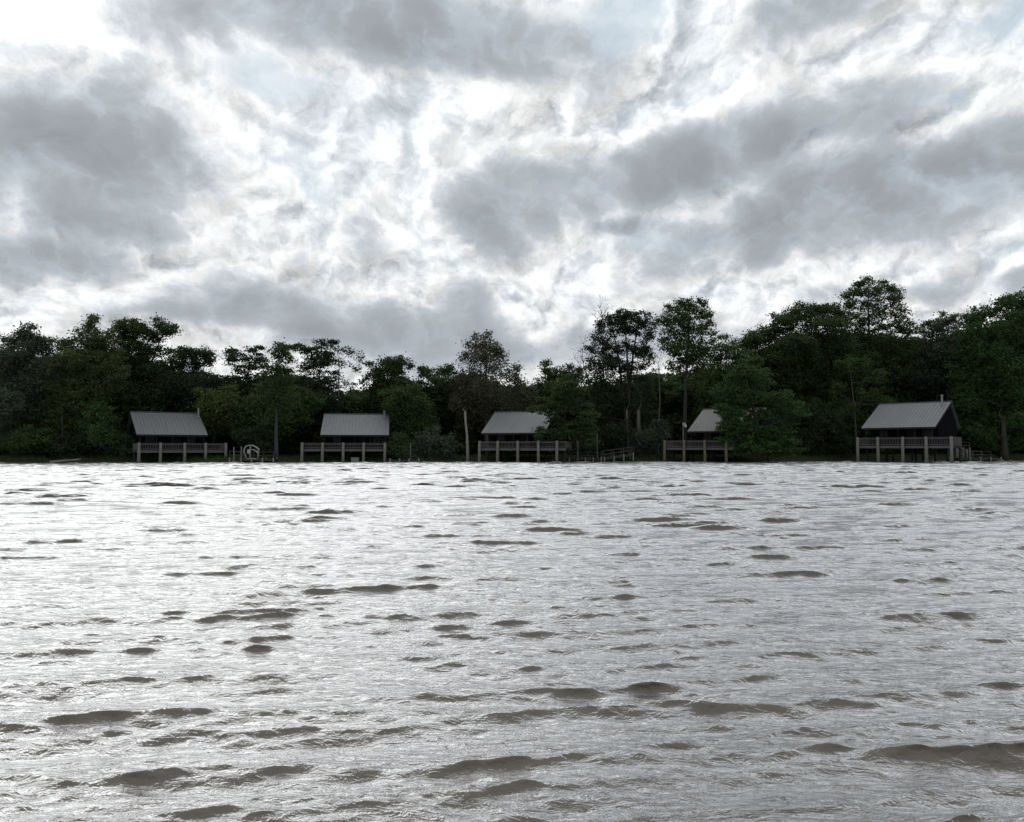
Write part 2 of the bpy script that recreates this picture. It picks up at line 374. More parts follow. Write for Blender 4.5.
# ------------------------------------------------------------------ stilt cabins
def cabin(label, Yl, posts, deck, rail_py, deck_py, eave, ridge, flue, mats, back_rise=5.4, ye=.9):
    """posts/deck: image columns on the deck front; eave, ridge: (left column, right column, row)"""
    k = lambda px: (px - 512) / F
    P0 = Vector((k(deck[0]) * Yl, Yl, 0)); yr = ye + back_rise
    def frame(t): return Vector((math.cos(t), math.sin(t), 0)), Vector((-math.sin(t), math.cos(t), 0))
    def lx(px, y, t):
        e, d = frame(t); q = k(px)
        return (q * (P0.y + d.y * y) - P0.x - d.x * y) / (e.x - q * e.y)
    lo, hi = R(-55), R(55)
    fn = lambda t: lx(ridge[0], yr, t) - lx(eave[0], ye, t) + lx(ridge[1], yr, t) - lx(eave[1], ye, t)
    for _ in range(50):
        mid = (lo + hi) / 2
        if fn(lo) * fn(mid) <= 0: hi = mid
        else: lo = mid
    t = (lo + hi) / 2
    e, d = frame(t)
    W_ = lx(deck[1], 0, t); x0 = lx(eave[0], ye, t); x1 = (lx(eave[1], ye, t) + lx(ridge[1], yr, t)) / 2
    mid_y = lambda y: (P0 + e * (x0 + x1) / 2 + d * y).y
    ze = Z(eave[2], mid_y(ye)); zr = Z(ridge[2], mid_y(yr))
    zrail = Z(rail_py, mid_y(0)); zd = Z(deck_py, mid_y(0))
    print('cabin', label[:20], 'turn', round(math.degrees(t), 1), 'width', round(W_, 1), 'roof', round(x1 - x0, 1), 'eave', round(ze, 2), 'ridge', round(zr, 2), 'deck', round(zd, 2), round(zrail, 2))
    root = empty('stilt_cabin', (P0.x, P0.y, 0), t)
    tag(root, label, 'cabin', 'cabins on stilts along the far shore')
    pm, rm = mats
    yb = yr + .52 * (yr - ye); wf, wb = ye + 2.3, yb - .4          # front wall, back wall
    wx0, wx1 = x0 + .35, x1 - .35
    slope = (zr - ze) / (yr - ye)
    # roof: two sheets with ribs, fascia boards
    r = MB(); th = .07
    for ya, yb_ in ((ye, yr), (yb, yr)):
        r.hexa([(x0, ya, ze - th), (x1, ya, ze - th), (x1, yb_, zr - th), (x0, yb_, zr - th), (x0, ya, ze), (x1, ya, ze), (x1, yb_, zr), (x0, yb_, zr)] if ya < yb_ else
               [(x0, yb_, zr - th - .004), (x1, yb_, zr - th - .004), (x1, ya, ze - th), (x0, ya, ze - th), (x0, yb_, zr - .004), (x1, yb_, zr - .004), (x1, ya, ze), (x0, ya, ze)])
    nrib = int((x1 - x0) / .42)
    for i in range(nrib + 1):
        xx = x0 + .02 + (x1 - x0 - .04) * i / nrib
        r.bar((xx, ye + .01, ze + .012), (xx, yr - .02, zr + .012), .035, .04)
    r.bar((x0 - .02, yr, zr + .03), (x1 + .02, yr, zr + .03), .30, .05)
    roof = r.build('roof', rm, root)
    f = MB()
    f.box(x0 + .01, x1 - .01, ye - .045, ye - .005, ze - .22, ze - .01)
    for xx in (x0 - .043, x1 + .003):
        f.hexa([(xx, ye, ze - .2), (xx + .04, ye, ze - .2), (xx + .04, yr, zr - .2), (xx, yr, zr - .2), (xx, ye, ze + .01), (xx + .04, ye, ze + .01), (xx + .04, yr, zr + .01), (xx, yr, zr + .01)])
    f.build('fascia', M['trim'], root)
    if flue:
        fx, fy, ftop, fbot = flue
        ly = yr - .9; xx = lx(fx, ly, t); Yf = (P0 + e * xx + d * ly).y
        q = MB(); zb = zr - .9 * slope - .1; zt = Z(ftop, Yf)
        q.tube([(xx, ly, zb), (xx, ly, zt)], .13, 10); q.tube([(xx, ly, zt + .04), (xx, ly, zt + .09), (xx, ly, zt + .17)], [.2, .2, .03], 10)
        q.tube([(xx, ly, zb + .05), (xx, ly, zb + .16)], [.26, .14], 10)
        q.build('flue', M['steel'], roof)
    # walls with gables
    w = MB(); zl = zd + .003
    hw = lambda y: (ze - th + slope * (y - ye) - .01) if y <= yr else (zr - th - slope / .52 * (y - yr) - .03)
    w.box(wx0, wx1, wf, wf + .14, zl, hw(wf))
    w.box(wx0, wx1, wb - .14, wb, zl, hw(wb) )
    for xx in (wx0, wx1 - .14):
        k0 = len(w.v)
        ring = [(wf + .14, zl), (wb - .14, zl), (wb - .14, hw(wb - .14)), (yr, hw(yr)), (wf + .14, hw(wf + .14))]
        for a in (xx, xx + .14): w.v += [(a, y_, z_) for y_, z_ in ring]
        w.f.append(tuple(k0 + i for i in range(5))); w.f.append(tuple(k0 + 5 + i for i in range(5))[::-1])
        for i in range(5): w.f.append((k0 + (i + 1) % 5, k0 + i, k0 + 5 + i, k0 + 5 + (i + 1) % 5))
    # lap siding on the front and the gable sides
    zz = zl + .02
    while zz < hw(wf) - .2:
        w.hexa([(wx0 - .001, wf - .03, zz), (wx1 + .001, wf - .03, zz), (wx1 + .001, wf - .002, zz), (wx0 - .001, wf - .002, zz), (wx0, wf - .012, zz + .17), (wx1, wf - .012, zz + .17), (wx1, wf - .002, zz + .17), (wx0, wf - .002, zz + .17)])
        zz += .2
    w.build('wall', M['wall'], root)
    # door and windows on the porch side
    dx_ = wx0 + (wx1 - wx0) * .56; zt = min(zl + 2.0, hw(wf) - .1)
    dd = MB(); dd.box(dx_, dx_ + .9, wf - .075, wf - .034, zl + .01, zt); dd.box(dx_ + .12, dx_ + .78, wf - .088, wf - .077, zl + 1.1, zt - .15)
    for a, b_ in ((dx_ - .09, dx_ - .003), (dx_ + .903, dx_ + .99)): dd.box(a, b_, wf - .09, wf - .034, zl + .01, zt + .08)
    door = dd.build('door', M['door'], root)
    h = MB(); h.tube([(dx_ + .8, wf - .08, zl + 1.0), (dx_ + .8, wf - .15, zl + 1.0), (dx_ + .7, wf - .15, zl + 1.0)], .018, 6); h.build('handle', M['steel'], door)
    for wx in (wx0 + (wx1 - wx0) * .2, wx0 + (wx1 - wx0) * .84):
        z0, z1 = zl + .85, zt - .02
        fr = MB()
        fr.box(wx - .55, wx + .55, wf - .09, wf - .034, z0 - .07, z0); fr.box(wx - .55, wx + .55, wf - .09, wf - .034, z1, z1 + .07)
        for a in (-.55, -.035, .48): fr.box(wx + a, wx + a + .07, wf - .088, wf - .034, z0 + .001, z1 - .001)
        fo = fr.build('window', M['trim'], root)
        pn = MB(); pn.box(wx - .479, wx + .479, wf - .06, wf - .045, z0 + .003, z1 - .003); pn.build('pane', M['glass'], fo)
    # deck: boards across joists, under the whole cabin
    dk = MB(); nb = int((W_) / .16)
    for i in range(nb):
        a = W_ * i / nb; dk.box(a + .006, a + W_ / nb - .006, -.12, wf - .002 if True else 0, zd - .045, zd)
    dk.box(wx0, wx1, wf, wb, zd - .05, zd - .002)
    dk.box(0, W_, -.17, -.122, zd - .30, zd - .003)
    for yy in (.08, wf - .3, yr, wb - .3):
        dk.box(.02, (W_ if yy < wf else wx1) - .02, yy, yy + .12, zd - .28, zd - .047)
    dk.build('deck', M['rail'], root)
    # railing
    rl = MB(); rl.box(.0, W_, -.115, -.005, zrail - .06, zrail - .01); rl.box(.0, W_, -.08, -.035, zd + .12, zd + .19)
    rl.box(.0, W_, -.082, -.037, zrail - .2, zrail - .12)
    nb = int(W_ / .19)
    for i in range(nb + 1):
        a = .03 + (W_ - .1) * i / nb; rl.box(a, a + .045, -.034, -.005, zd + .05, zrail - .062)
    for xx in (.02, W_ - .07):
        rl.box(xx, xx + .05, .0, wf - .05, zrail - .06, zrail - .012); rl.box(xx, xx + .045, .0, wf - .05, zd + .12, zd + .19)
        nb = int(wf / .16)
        for i in range(nb): rl.box(xx + .046, xx + .07, .05 + wf * i / nb, .1 + wf * i / nb, zd + .05, zrail - .061)
    rl.build('railing', M['rail'], root)
    # posts: the front row carries the rail, the rows behind carry the floor
    for i, px in enumerate(posts):
        xx = min(max(lx(px, 0, t), .12), W_ - .12)
        p = MB(); wv = random.uniform(-.05, .05)
        p.tube([(xx + wv, -.24 - .14 + .0, -1.6), (xx + wv * .5, -.36, zd * .5), (xx, -.34, zrail + .06)], [.20, .185, .165], 10)
        p.build('post', pm, root, True)
        if i % 1 == 0:
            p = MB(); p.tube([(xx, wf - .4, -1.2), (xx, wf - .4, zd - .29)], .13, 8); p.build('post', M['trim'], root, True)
    for yy in (yr, wb - .35):
        for xx in (wx0 + .3, (wx0 + wx1) / 2, wx1 - .3):
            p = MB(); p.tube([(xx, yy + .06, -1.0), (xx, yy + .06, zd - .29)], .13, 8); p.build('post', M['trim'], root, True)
    for i in range(5):
        xx = wx0 + .1 + (wx1 - wx0 - .2) * i / 4
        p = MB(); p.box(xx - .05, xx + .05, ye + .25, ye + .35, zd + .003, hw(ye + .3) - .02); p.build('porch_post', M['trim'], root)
    return root, t

CAB = {}
CAB[1] = cabin('stilt cabin at the far left, its roof leaning back to the left', 97.0,
      [139, 160.5, 184.5, 205.5, 225.5], (137, 227), 443.2, 450.3, (136.8, 207.7, 434.6), (128.8, 198.4, 412.4), (198.2, 0, 409.5, 0), (M['post'], M['roof_dark']))
CAB[2] = cabin('stilt cabin seen square on, second from the left, with a pale crate under its deck', 101.5,
      [302.6, 323, 343.5, 364, 385], (300.5, 387), 443.0, 449.0, (320.4, 388.6, 434.8), (323.3, 389.5, 414), (384.3, 0, 412.0, 0), (M['post'], M['roof']))
CAB[3] = cabin('middle stilt cabin beside the pale dead trunk, a small cypress hanging over its roof', 103.0,
      [480.5, 498.6, 518.6, 539, 557.7], (479.0, 566), 441.3, 448.2, (481.2, 544.6, 432.8), (494.6, 556.2, 411.6), (548, 0, 407.6, 0), (M['post'], M['roof']))
CAB[4] = cabin('stilt cabin half hidden by a big green cypress, with yellowish posts', 106.5,
      [665.5, 684.8, 705.5, 726.8], (664.2, 733), 440.3, 447.5, (687.2, 752, 430.9), (702.2, 768, 408.2), None, (M['post_pale'], M['roof_worn']), 6.2)
CAB[5] = cabin('stilt cabin at the right with its dark side gable showing and a tall thin flue', 104.0,
      [858.5, 878.5, 903.5, 926.7, 952.0], (857.2, 953.2), 437.4, 445.8, (861.2, 935.5, 427.4), (880.6, 952.2, 402.6), (942.6, 0, 396.0, 0), (M['post'], M['roof']), 6.4)
# ------------------------------------------------------------------ foliage and bark
def leafmat(name, a, b_, trans=.35):
    m, n, b = material(name)
    g = n.new('ShaderNodeNewGeometry')
    k = n.noise(g.outputs['Position'], .45, 3, .6)
    t = n.m('ADD', n.m('MULTIPLY', g.outputs['Random Per Island'], .5), n.m('MULTIPLY', n.ss(k, .3, .7), .5))
    c = n.mix(t, a, b_)
    n.put(b.inputs['Base Color'], c); b.inputs['Roughness'].default_value = .6
    b.inputs['Specular IOR Level'].default_value = .12
    tr = n.new('ShaderNodeBsdfTranslucent'); n.put(tr.inputs['Color'], n.mix(.5, c, (.07, .11, .02)))
    mx = n.new('ShaderNodeMixShader'); mx.inputs[0].default_value = trans
    n.nt.links.new(b.outputs[0], mx.inputs[1]); n.nt.links.new(tr.outputs[0], mx.inputs[2])
    n.nt.links.new(mx.outputs[0], n.nt.nodes['Material Output'].inputs['Surface'])
    return m
L = {
 'dark': leafmat('dark foliage', (.015, .030, .012), (.040, .064, .022)),
 'black': leafmat('very dark foliage', (.010, .018, .010), (.024, .036, .018), .25),
 'mid': leafmat('green foliage', (.018, .040, .014), (.045, .078, .024)),
 'bright': leafmat('fresh green foliage', (.018, .044, .015), (.042, .084, .026)),
 'olive': leafmat('olive foliage', (.028, .042, .016), (.058, .078, .028)),
 'brown': leafmat('mossy brown green foliage', (.040, .042, .026), (.078, .076, .050)),
 'grey': leafmat('grey green foliage', (.030, .044, .032), (.062, .078, .056)),
 'pale': leafmat('yellow green foliage', (.045, .065, .020), (.090, .115, .038)),
}
B = {'dark': wood('dark bark', (.012, .011, .010), (.034, .030, .026), .9), 'grey': wood('grey bark', (.026, .026, .024), (.070, .068, .062), .9),
     'pale': wood('bleached dead wood', (.08, .077, .07), (.19, .18, .165), .9), 'blue': wood('lichen grey bark', (.018, .021, .023), (.044, .050, .054), .9)}

def leaf_mesh(name, lobes, rng, density=1.0, size=.24, sprig=.75, flat=.45, droop=0.0):
    """lobes: list of (centre xyz, radii xyz). Leaves sit in sprigs, so that the crown has holes and a ragged edge."""
    cs, ps = [], []
    for c, r in lobes:
        c = np.array(c); r = np.array(r)
        area = r[0] * r[2] * math.pi
        ns = max(6, int(area * density * 6.2))
        d = rng.normal(size=(ns, 3)); d /= np.linalg.norm(d, axis=1)[:, None]
        rad = rng.random(ns) ** .42
        sp = c + d * r * rad[:, None]
        ss = sprig * (.55 + .8 * rng.random(ns))
        per = 26
        q = rng.normal(size=(ns, per, 3)) * np.array([1, 1, flat]) * .5
        pts = sp[:, None, :] + q * ss[:, None, None]
        if droop: pts[..., 2] -= droop * np.abs(rng.normal(size=(ns, per))) * .5
        ps.append(pts.reshape(-1, 3))
    P_ = np.concatenate(ps); N = len(P_)
    u = rng.normal(size=(N, 3)); u[:, 2] *= .55; u /= np.linalg.norm(u, axis=1)[:, None]
    w = rng.normal(size=(N, 3)); v = np.cross(u, w); v /= np.linalg.norm(v, axis=1)[:, None]
    s = size * (.6 + .8 * rng.random(N))[:, None]
    u = u * s * .62; v = v * s * .36
    V_ = np.stack([P_ - u, P_ - v * .9 + u * .1, P_ + u, P_ + v], 1).reshape(-1, 3)
    return mesh_np(name, V_, np.arange(N * 4).reshape(-1, 4))

COUNT = [0]
def limb(mb, a, b_, r0, r1, rng, bend=.12, n_=5, ns=6):
    a = np.array(a, float); b_ = np.array(b_, float); Ln = np.linalg.norm(b_ - a)
    off = rng.normal(size=3) * Ln * bend; off[2] = -abs(off[2]) * .4
    pts, rad = [], []
    for i in range(n_ + 1):
        f = i / n_; p = a + (b_ - a) * f + off * math.sin(math.pi * f) + rng.normal(size=3) * Ln * .012 * (0 < i < n_)
        pts.append(p); rad.append(r0 + (r1 - r0) * f ** .8)
    mb.tube(pts, rad, ns); return pts
def tree(name, label, cat, px, s, lobes, leaf='dark', bark='dark', dens=1.0, size=.24, trunk_r=None, seed=None, sprig=.75, flat=.6,
         droop=0, stems=1, base_px=None, group=None, extra=.5, flare=1.5, lean=0, top=None, twigs=2, depth=.75):
    """lobes in image units (column, row, half width, half height) at the tree's distance"""
    COUNT[0] += 1; rng = np.random.default_rng(seed or COUNT[0] * 17 + 3)
    bx, by = on_shore(px, s); k = by / F
    bz = gz(bx, by)
    root = empty(name, (bx, by, bz)); tag(root, label, cat, group)
    LB = []
    for q in lobes:
        lx_, ly_, rx, ry = q[:4]; ly_ += ry * .12; ry *= 1.14
        dr = rx * k * depth
        off = q[4] if len(q) > 4 else rng.uniform(-.6, .6) * dr
        Yl = by + off
        c = at(lx_, ly_, Yl)
        LB.append(((c.x - bx, c.y - by, max(c.z - bz, .4)), (rx * k, max(dr, 1.2), ry * k)))
    # ragged outer sprays
    for c, r in list(LB):
        for _ in range(2 if dens >= .6 else 0):
            a = rng.uniform(-.35, math.pi + .35); q_ = rng.uniform(.10, .24)
            LB.append(((c[0] + math.cos(a) * r[0] * 1.08, c[1] + rng.uniform(-.5, .5) * r[1], c[2] + math.sin(a) * r[2] * 1.1), (r[0] * q_ + .2, r[0] * q_ + .2, r[2] * q_ + .15)))
    # volume behind and in front of what the outline shows
    for c, r in list(LB):
        if rng.random() < extra and r[0] > 1.2:
            c2 = (c[0] + rng.uniform(-.4, .4) * r[0], c[1] + rng.choice([-1, 1]) * r[1] * rng.uniform(.9, 1.5), c[2] - rng.uniform(.1, .7) * r[2])
            LB.append((c2, (r[0] * .8, r[1] * .8, r[2] * .75)))
    me = leaf_mesh('crown', LB, rng, dens, size, sprig, flat, droop)
    me.materials.append(L[leaf]); cr = bpy.data.objects.new('crown', me); C.objects.link(cr); cr.parent = root
    # trunk and limbs in one mesh
    mb = MB(); zs = sorted(c[2] for c, r in LB); ztop = max(c[2] + r[2] * .5 for c, r in LB)
    tr = trunk_r or .012 * ztop + .06
    topc = max(LB[:len(lobes)], key=lambda q: q[0][2])[0]
    for st in range(stems):
        if stems > 1:
            tgt = LB[st % len(lobes)][0]; x0_ = rng.uniform(-.6, .6) * (st + .3); y0_ = rng.uniform(-.6, .6)
        else: tgt = topc; x0_ = y0_ = 0
        n_ = 9; pts = []; rad = []
        wob = rng.normal(size=2) * .25
        for i in range(n_ + 1):
            f = i / n_; g_ = f ** 1.6
            pts.append((x0_ + (tgt[0] - x0_) * g_ + wob[0] * math.sin(f * 5), y0_ + (tgt[1] - y0_) * g_ + wob[1] * math.sin(f * 4.3), -.4 + (tgt[2] + .4) * f))
            rad.append(tr * (1 - .82 * f) * (flare if i == 0 else (1 + (flare - 1) * .25) if i == 1 else 1) * (1 if stems == 1 else .75))
        mb.tube(pts, rad, 9)
        if st == 0: main = pts; mr = rad
    for c, r in LB:
        if r[0] < .9: continue
        # leave the trunk a little below the lobe
        zj = max(min(c[2] - r[2] * .4 - abs(c[0]) * .25, ztop * .92), ztop * .22)
        j = min(range(len(main)), key=lambda i: abs(main[i][2] - zj)); a = main[j]
        pp = limb(mb, a, c, max(mr[j] * .45, .05), .03, rng)
        for _ in range(twigs):
            d = rng.normal(size=3); d /= np.linalg.norm(d)
            limb(mb, pp[3], np.array(c) + d * np.array(r) * .8, .04, .012, rng, .1, 3, 4)
    tk = mb.build('trunk', B[bark], root, True)
    return root
# ------------------------------------------------------------------ the trees one can tell apart, left to right
T_ = tree
T_('hardwood_tree', 'rounded grey green tree with a knobbly top at the left edge of the photo', 'tree', 22, 7,
   [(27,334,12,7),(16,341,10,8),(38,344,11,9),(28,352,20,14),(14,368,20,18),(40,376,20,20),(20,395,26,22),(12,425,22,22),(46,345,5,6)], 'grey')
T_('hardwood_tree', 'light green bushy tree left of the tall two-headed tree, small tufts on top', 'tree', 84, 6,
   [(95,330,6,5),(88,338,11,8),(102,340,12,9),(72,348,13,8),(62,346,7,5),(92,352,22,12),(78,368,24,16),(104,372,20,20),(82,395,28,22),(64,415,22,20),(92,320,2.5,3)], 'olive')
T_('hardwood_tree', 'tall dark two-headed tree behind the leftmost cabin with a clump held out to the right', 'tree', 130, 12,
   [(130,326,12,8),(140,328,9,7),(120,334,8,9),(164,326,9,6),(172,331,6,5),(153,335,9,6),(130,342,18,10),(150,350,11,8),(163,352,6,4),(132,360,20,12),(150,368,13,8),(130,385,26,16),(160,392,18,14),(128,410,28,20)], 'dark', twigs=3, dens=.95)
T_('hardwood_tree', 'dark spreading tree with a flat ragged top just right of the two-headed tree', 'tree', 193, 14,
   [(184,353,9,4),(200,352,12,4.5),(176,362,9,8),(193,364,20,8),(211,360,7,5),(190,382,24,14),(206,398,20,18),(178,400,20,20)], 'black')
T_('hardwood_tree', 'low pale yellow green tree right behind the leftmost cabin', 'tree', 209, 9,
   [(207,404,11,14),(222,399,13,11),(213,420,15,12),(230,412,10,12)], 'pale', dens=.8)
T_('pine_tree', 'dark pine in thin flat layers, left of the slender spire', 'tree', 243, 16,
   [(252,349,10,3),(234,353,9,3),(246,358,18,4),(228,362,7,3),(258,364,11,4),(244,372,15,5),(236,386,22,10),(252,400,22,16),(238,418,24,16)], 'black', dens=.85, flat=.3)
T_('pine_tree', 'slender spire-topped pine whose long blue grey trunk reaches the water', 'tree', 277, 2.2,
   [(278,346,5,4),(275,353,8,4),(281,359,9,5),(276,368,12,7),(281,380,14,9),(273,392,14,9),(284,402,12,9)], 'dark', 'blue', trunk_r=.26, dens=.75, extra=.1)
T_('hardwood_tree', 'low broad green tree standing between the two left cabins', 'tree', 262, 8,
   [(262,405,22,14),(245,418,18,14),(285,412,20,16),(268,428,22,14),(300,400,18,16)], 'mid')
T_('pine_tree', 'pine with flat dark shelves leaning left over the second cabin', 'tree', 316, 15,
   [(322,342,11,3),(304,349,14,3.5),(294,347,8,2.5),(314,354,14,5),(326,360,10,6),(310,367,16,6),(320,380,19,10),(304,392,18,12),(324,400,18,14)], 'black', dens=.9, flat=.3)
T_('pine_tree', 'thin airy pine with sky showing through its round head, right of the flat shelved pine', 'tree', 340, 13,
   [(338,349,9,4),(351,350,9,4),(357,357,6,5),(334,359,8,4),(346,362,10,4),(355,370,6,4),(336,376,6,4),(348,384,8,4)], 'dark', 'grey', dens=.42, trunk_r=.2, extra=.1, twigs=4)
T_('hardwood_tree', 'round dark tree standing alone against the sky right of the airy pine', 'tree', 388, 13,
   [(388,361,13,5),(401,365,10,7),(375,370,9,8),(390,374,18,10),(376,386,14,10),(396,390,20,12),(384,405,24,14)], 'dark')
T_('hardwood_tree', 'low fresh green tree to the right of the second cabin', 'tree', 404, 6,
   [(398,398,16,12),(414,404,18,14),(400,420,18,14),(422,426,16,16)], 'mid', dens=.9)
T_('hardwood_tree', 'dark low tree with small flat tufts left of the mossy brown tree', 'tree', 438, 14,
   [(441,370,11,4),(451,374,6,4),(424,373,7,4),(437,380,16,8),(446,392,18,10),(426,398,16,14),(440,412,22,16)], 'dark', dens=.85)
T_('cypress_tree', 'tall brownish cypress hung with moss, tallest tree above the middle cabin', 'tree', 488, 10,
   [(484,336,9,5),(474,342,6,5),(493,343,8,6),(484,349,13,8),(470,356,7,5),(500,357,10,7),(487,366,18,9),(468,376,13,9),(508,372,12,8),(486,384,24,12),(518,386,12,10),(462,392,14,14),(500,400,26,14),(476,408,22,16),(526,398,9,12)], 'brown', 'grey', droop=1.0, dens=.6)
T_('hardwood_tree', 'small dark rounded tree in the dip right of the mossy brown cypress', 'tree', 557, 13,
   [(546,368,6,5),(552,375,9,6),(566,371,12,5),(576,376,7,6),(560,384,20,9),(572,396,20,14),(548,398,18,14)], 'dark', dens=.85)
T_('cypress_tree', 'small feathery cypress at the water with branches over the middle cabin roof', 'tree', 563, -4.0,
   [(567,378,9,5),(560,388,12,7),(574,392,14,8),(552,402,13,4),(540,411,9,3.4),(568,405,17,8),(582,415,14,9),(556,418,12,6),(566,430,16,8),(585,434,12,10),(548,435,12,6)], 'dark', 'dark', dens=.75, sprig=.65, flat=.3, trunk_r=.24)
T_('oak_tree', 'tall black-green oak with three open stems, left of the tall rounded pine', 'tree', 629, 7,
   [(625,316,15,5),(640,316,12,6),(611,322,11,6),(650,324,8,6),(630,326,16,6),(604,330,8,5),(646,338,9,5),(603,342,12,6),(596,351,9,4),(616,348,16,7),(638,350,10,5),(650,357,8,6),(606,362,16,9),(628,366,12,6),(600,380,18,14),(616,398,18,14),(645,388,10,9),(596,410,18,18),(640,410,14,10)], 'black', 'dark', dens=.85, stems=3, trunk_r=.42, twigs=4)
T_('pine_tree', 'tall green round-headed pine, its straight bare trunk before the half-hidden cabin', 'tree', 685.5, 1.2,
   [(689,303,12,5),(678,309,10,6),(700,311,11,7),(668,318,8,7),(688,318,18,7),(708,325,8,7),(674,330,14,7),(694,333,16,7),(682,345,18,7),(703,346,12,8),(668,345,8,5),(690,357,16,7),(676,366,12,6),(700,366,12,8)], 'mid', 'dark', dens=.85, trunk_r=.34, extra=.3)
T_('hardwood_tree', 'bright green low tree filling the gap right of the tall rounded pine', 'tree', 724, 9,
   [(728,346,15,8),(714,356,12,9),(738,358,14,10),(722,374,20,14),(706,388,16,12),(740,385,18,16),(712,408,18,14)], 'bright', dens=.8)
T_('oak_tree', 'very broad domed dark green tree behind the half-hidden cabin, right of the bright green one', 'tree', 808, 12,
   [(812,308,17,5),(797,313,14,6),(828,310,12,6),(784,321,14,7),(842,318,10,8),(812,322,24,8),(768,331,15,7),(754,338,12,8),(741,346,9,8),(790,338,26,10),(826,338,22,11),(768,350,24,12),(806,358,30,12),(842,350,18,16),(784,375,30,15),(822,382,28,18),(850,378,16,20),(800,405,30,18),(840,415,24,18)], 'dark', dens=1.15)
T_('pine_tree', 'tallest pine in the photo, its round airy head rising above the broad domed tree', 'tree', 872, 13,
   [(870,282,10,4),(882,286,11,5),(858,290,10,5),(872,293,14,5),(893,296,9,6),(850,300,7,5),(866,305,14,5),(886,309,13,6),(848,313,6,5),(902,313,8,7),(872,318,18,7),(896,325,14,8),(908,328,8,7),(854,330,14,9),(876,338,22,10),(900,345,20,12),(862,352,18,12),(884,368,26,14)], 'dark', 'dark', dens=.78, trunk_r=.4, extra=.3, twigs=3)
T_('hardwood_tree', 'ragged grey-topped tree in the dip between the tallest pine and the big right-hand tree', 'tree', 936, 12,
   [(948,318,9,5),(936,324,8,6),(957,324,7,5),(926,332,9,7),(944,334,16,8),(930,348,20,12),(950,356,18,14),(922,370,22,16),(945,385,24,16)], 'grey', dens=.85)
T_('cypress_tree', 'huge rich green tree filling the right edge of the photo down to the bank', 'tree', 1002, 5,
   [(1018,298,14,5),(1004,304,12,6),(1034,302,16,7),(988,312,13,6),(973,319,10,6),(1014,316,20,8),(992,328,22,9),(970,334,12,9),(1020,340,26,12),(984,350,26,12),(1008,366,28,14),(974,372,20,14),(992,392,28,15),(1022,398,24,18),(966,395,12,16),(1006,418,28,12),(978,418,18,12),(1040,350,22,20),(966,424,9,9),(968,408,10,10)], 'bright', 'dark', dens=1.1, flare=2.0, trunk_r=.5)
T_('cypress_tree', 'spreading feathery green cypress at the waterline covering the right half of a cabin', 'tree', 758, -6.5,
   [(748,366,15,7),(736,378,15,8),(762,380,16,8),(726,392,12,7),(748,396,22,8),(775,398,16,8),(734,410,18,7),(762,414,22,8),(790,410,14,6),(728,426,12,6),(748,430,20,8),(776,430,20,8),(802,414,8,4),(738,446,14,8),(762,448,20,8),(786,446,14,8),(724,412,8,5),(736,422,16,12),(738,438,16,12),(752,440,20,12),(770,445,20,12)], 'bright', 'dark', dens=.95, extra=.25, sprig=.7, flat=.32, trunk_r=.35, depth=.5)
# pale-limbed tree left of the right-hand cabin
T_('sycamore_tree', 'tree with bare pale limbs fanning up, just left of the right-hand cabin', 'tree', 856, 3.5,
   [(842,368,6,5),(850,360,7,5),(864,366,8,5),(874,378,8,6),(836,392,7,6),(868,396,10,6),(882,400,7,4),(846,412,8,6)], 'mid', 'grey', dens=.6, stems=1, trunk_r=.16, extra=0, twigs=2)
# lower trees and bushes along the bank
def bush(px, s, lobes, leaf, label, name='shrub', cat='bush', **kw):
    kw.setdefault('dens', 1.0)
    return T_(name, label, cat, px, s, lobes, leaf, 'dark', trunk_r=.07, extra=.6, **kw)
bush(100, 3.5, [(98,408,10,10),(104,424,16,14),(92,438,18,12),(114,440,14,12)], 'bright', 'bright green young tree just left of the leftmost cabin', 'young_tree', 'tree', dens=.8)
bush(30, 3, [(20,444,22,9),(42,440,16,8),(30,434,16,8)], 'mid', 'low spreading green bush on the bank at the far left')
bush(66, 3, [(66,446,18,8),(78,441,12,7)], 'black', 'dark low bush above the bleached driftwood log')
bush(118, 2.5, [(118,450,13,7),(128,446,8,8)], 'dark', 'dark bush touching the first post of the leftmost cabin')
bush(430, 2.5, [(430,440,16,12),(446,446,14,10),(412,448,12,8)], 'grey', 'grey green shrub on the bank left of the pale dead trunk', droop=.6)
bush(398, 3, [(396,440,10,9),(402,448,12,7)], 'dark', 'dark green bush just right of the second cabin')
bush(655, 2.6, [(650,436,13,9),(662,430,9,8),(640,444,11,8),(656,448,14,7)], 'grey', 'rounded shrub in front of the leaning thin trunk, left of the half-hidden cabin')
bush(820, 3, [(815,440,20,12),(838,442,16,12),(828,425,18,12)], 'black', 'very dark bush mass between the feathery cypress and the right-hand cabin')
bush(985, 3.2, [(980,436,14,8),(996,440,14,9),(1012,436,14,10)], 'mid', 'green bush under the huge tree right of the right-hand cabin', dens=.8)
bush(250, 4.5, [(248,436,16,9),(268,440,14,8)], 'black', 'dark bush behind the white arched frame')
bush(600, 4.5, [(598,436,16,9),(616,432,14,12),(586,442,12,8)], 'black', 'dark bush behind the low dock with a sloping handrail')

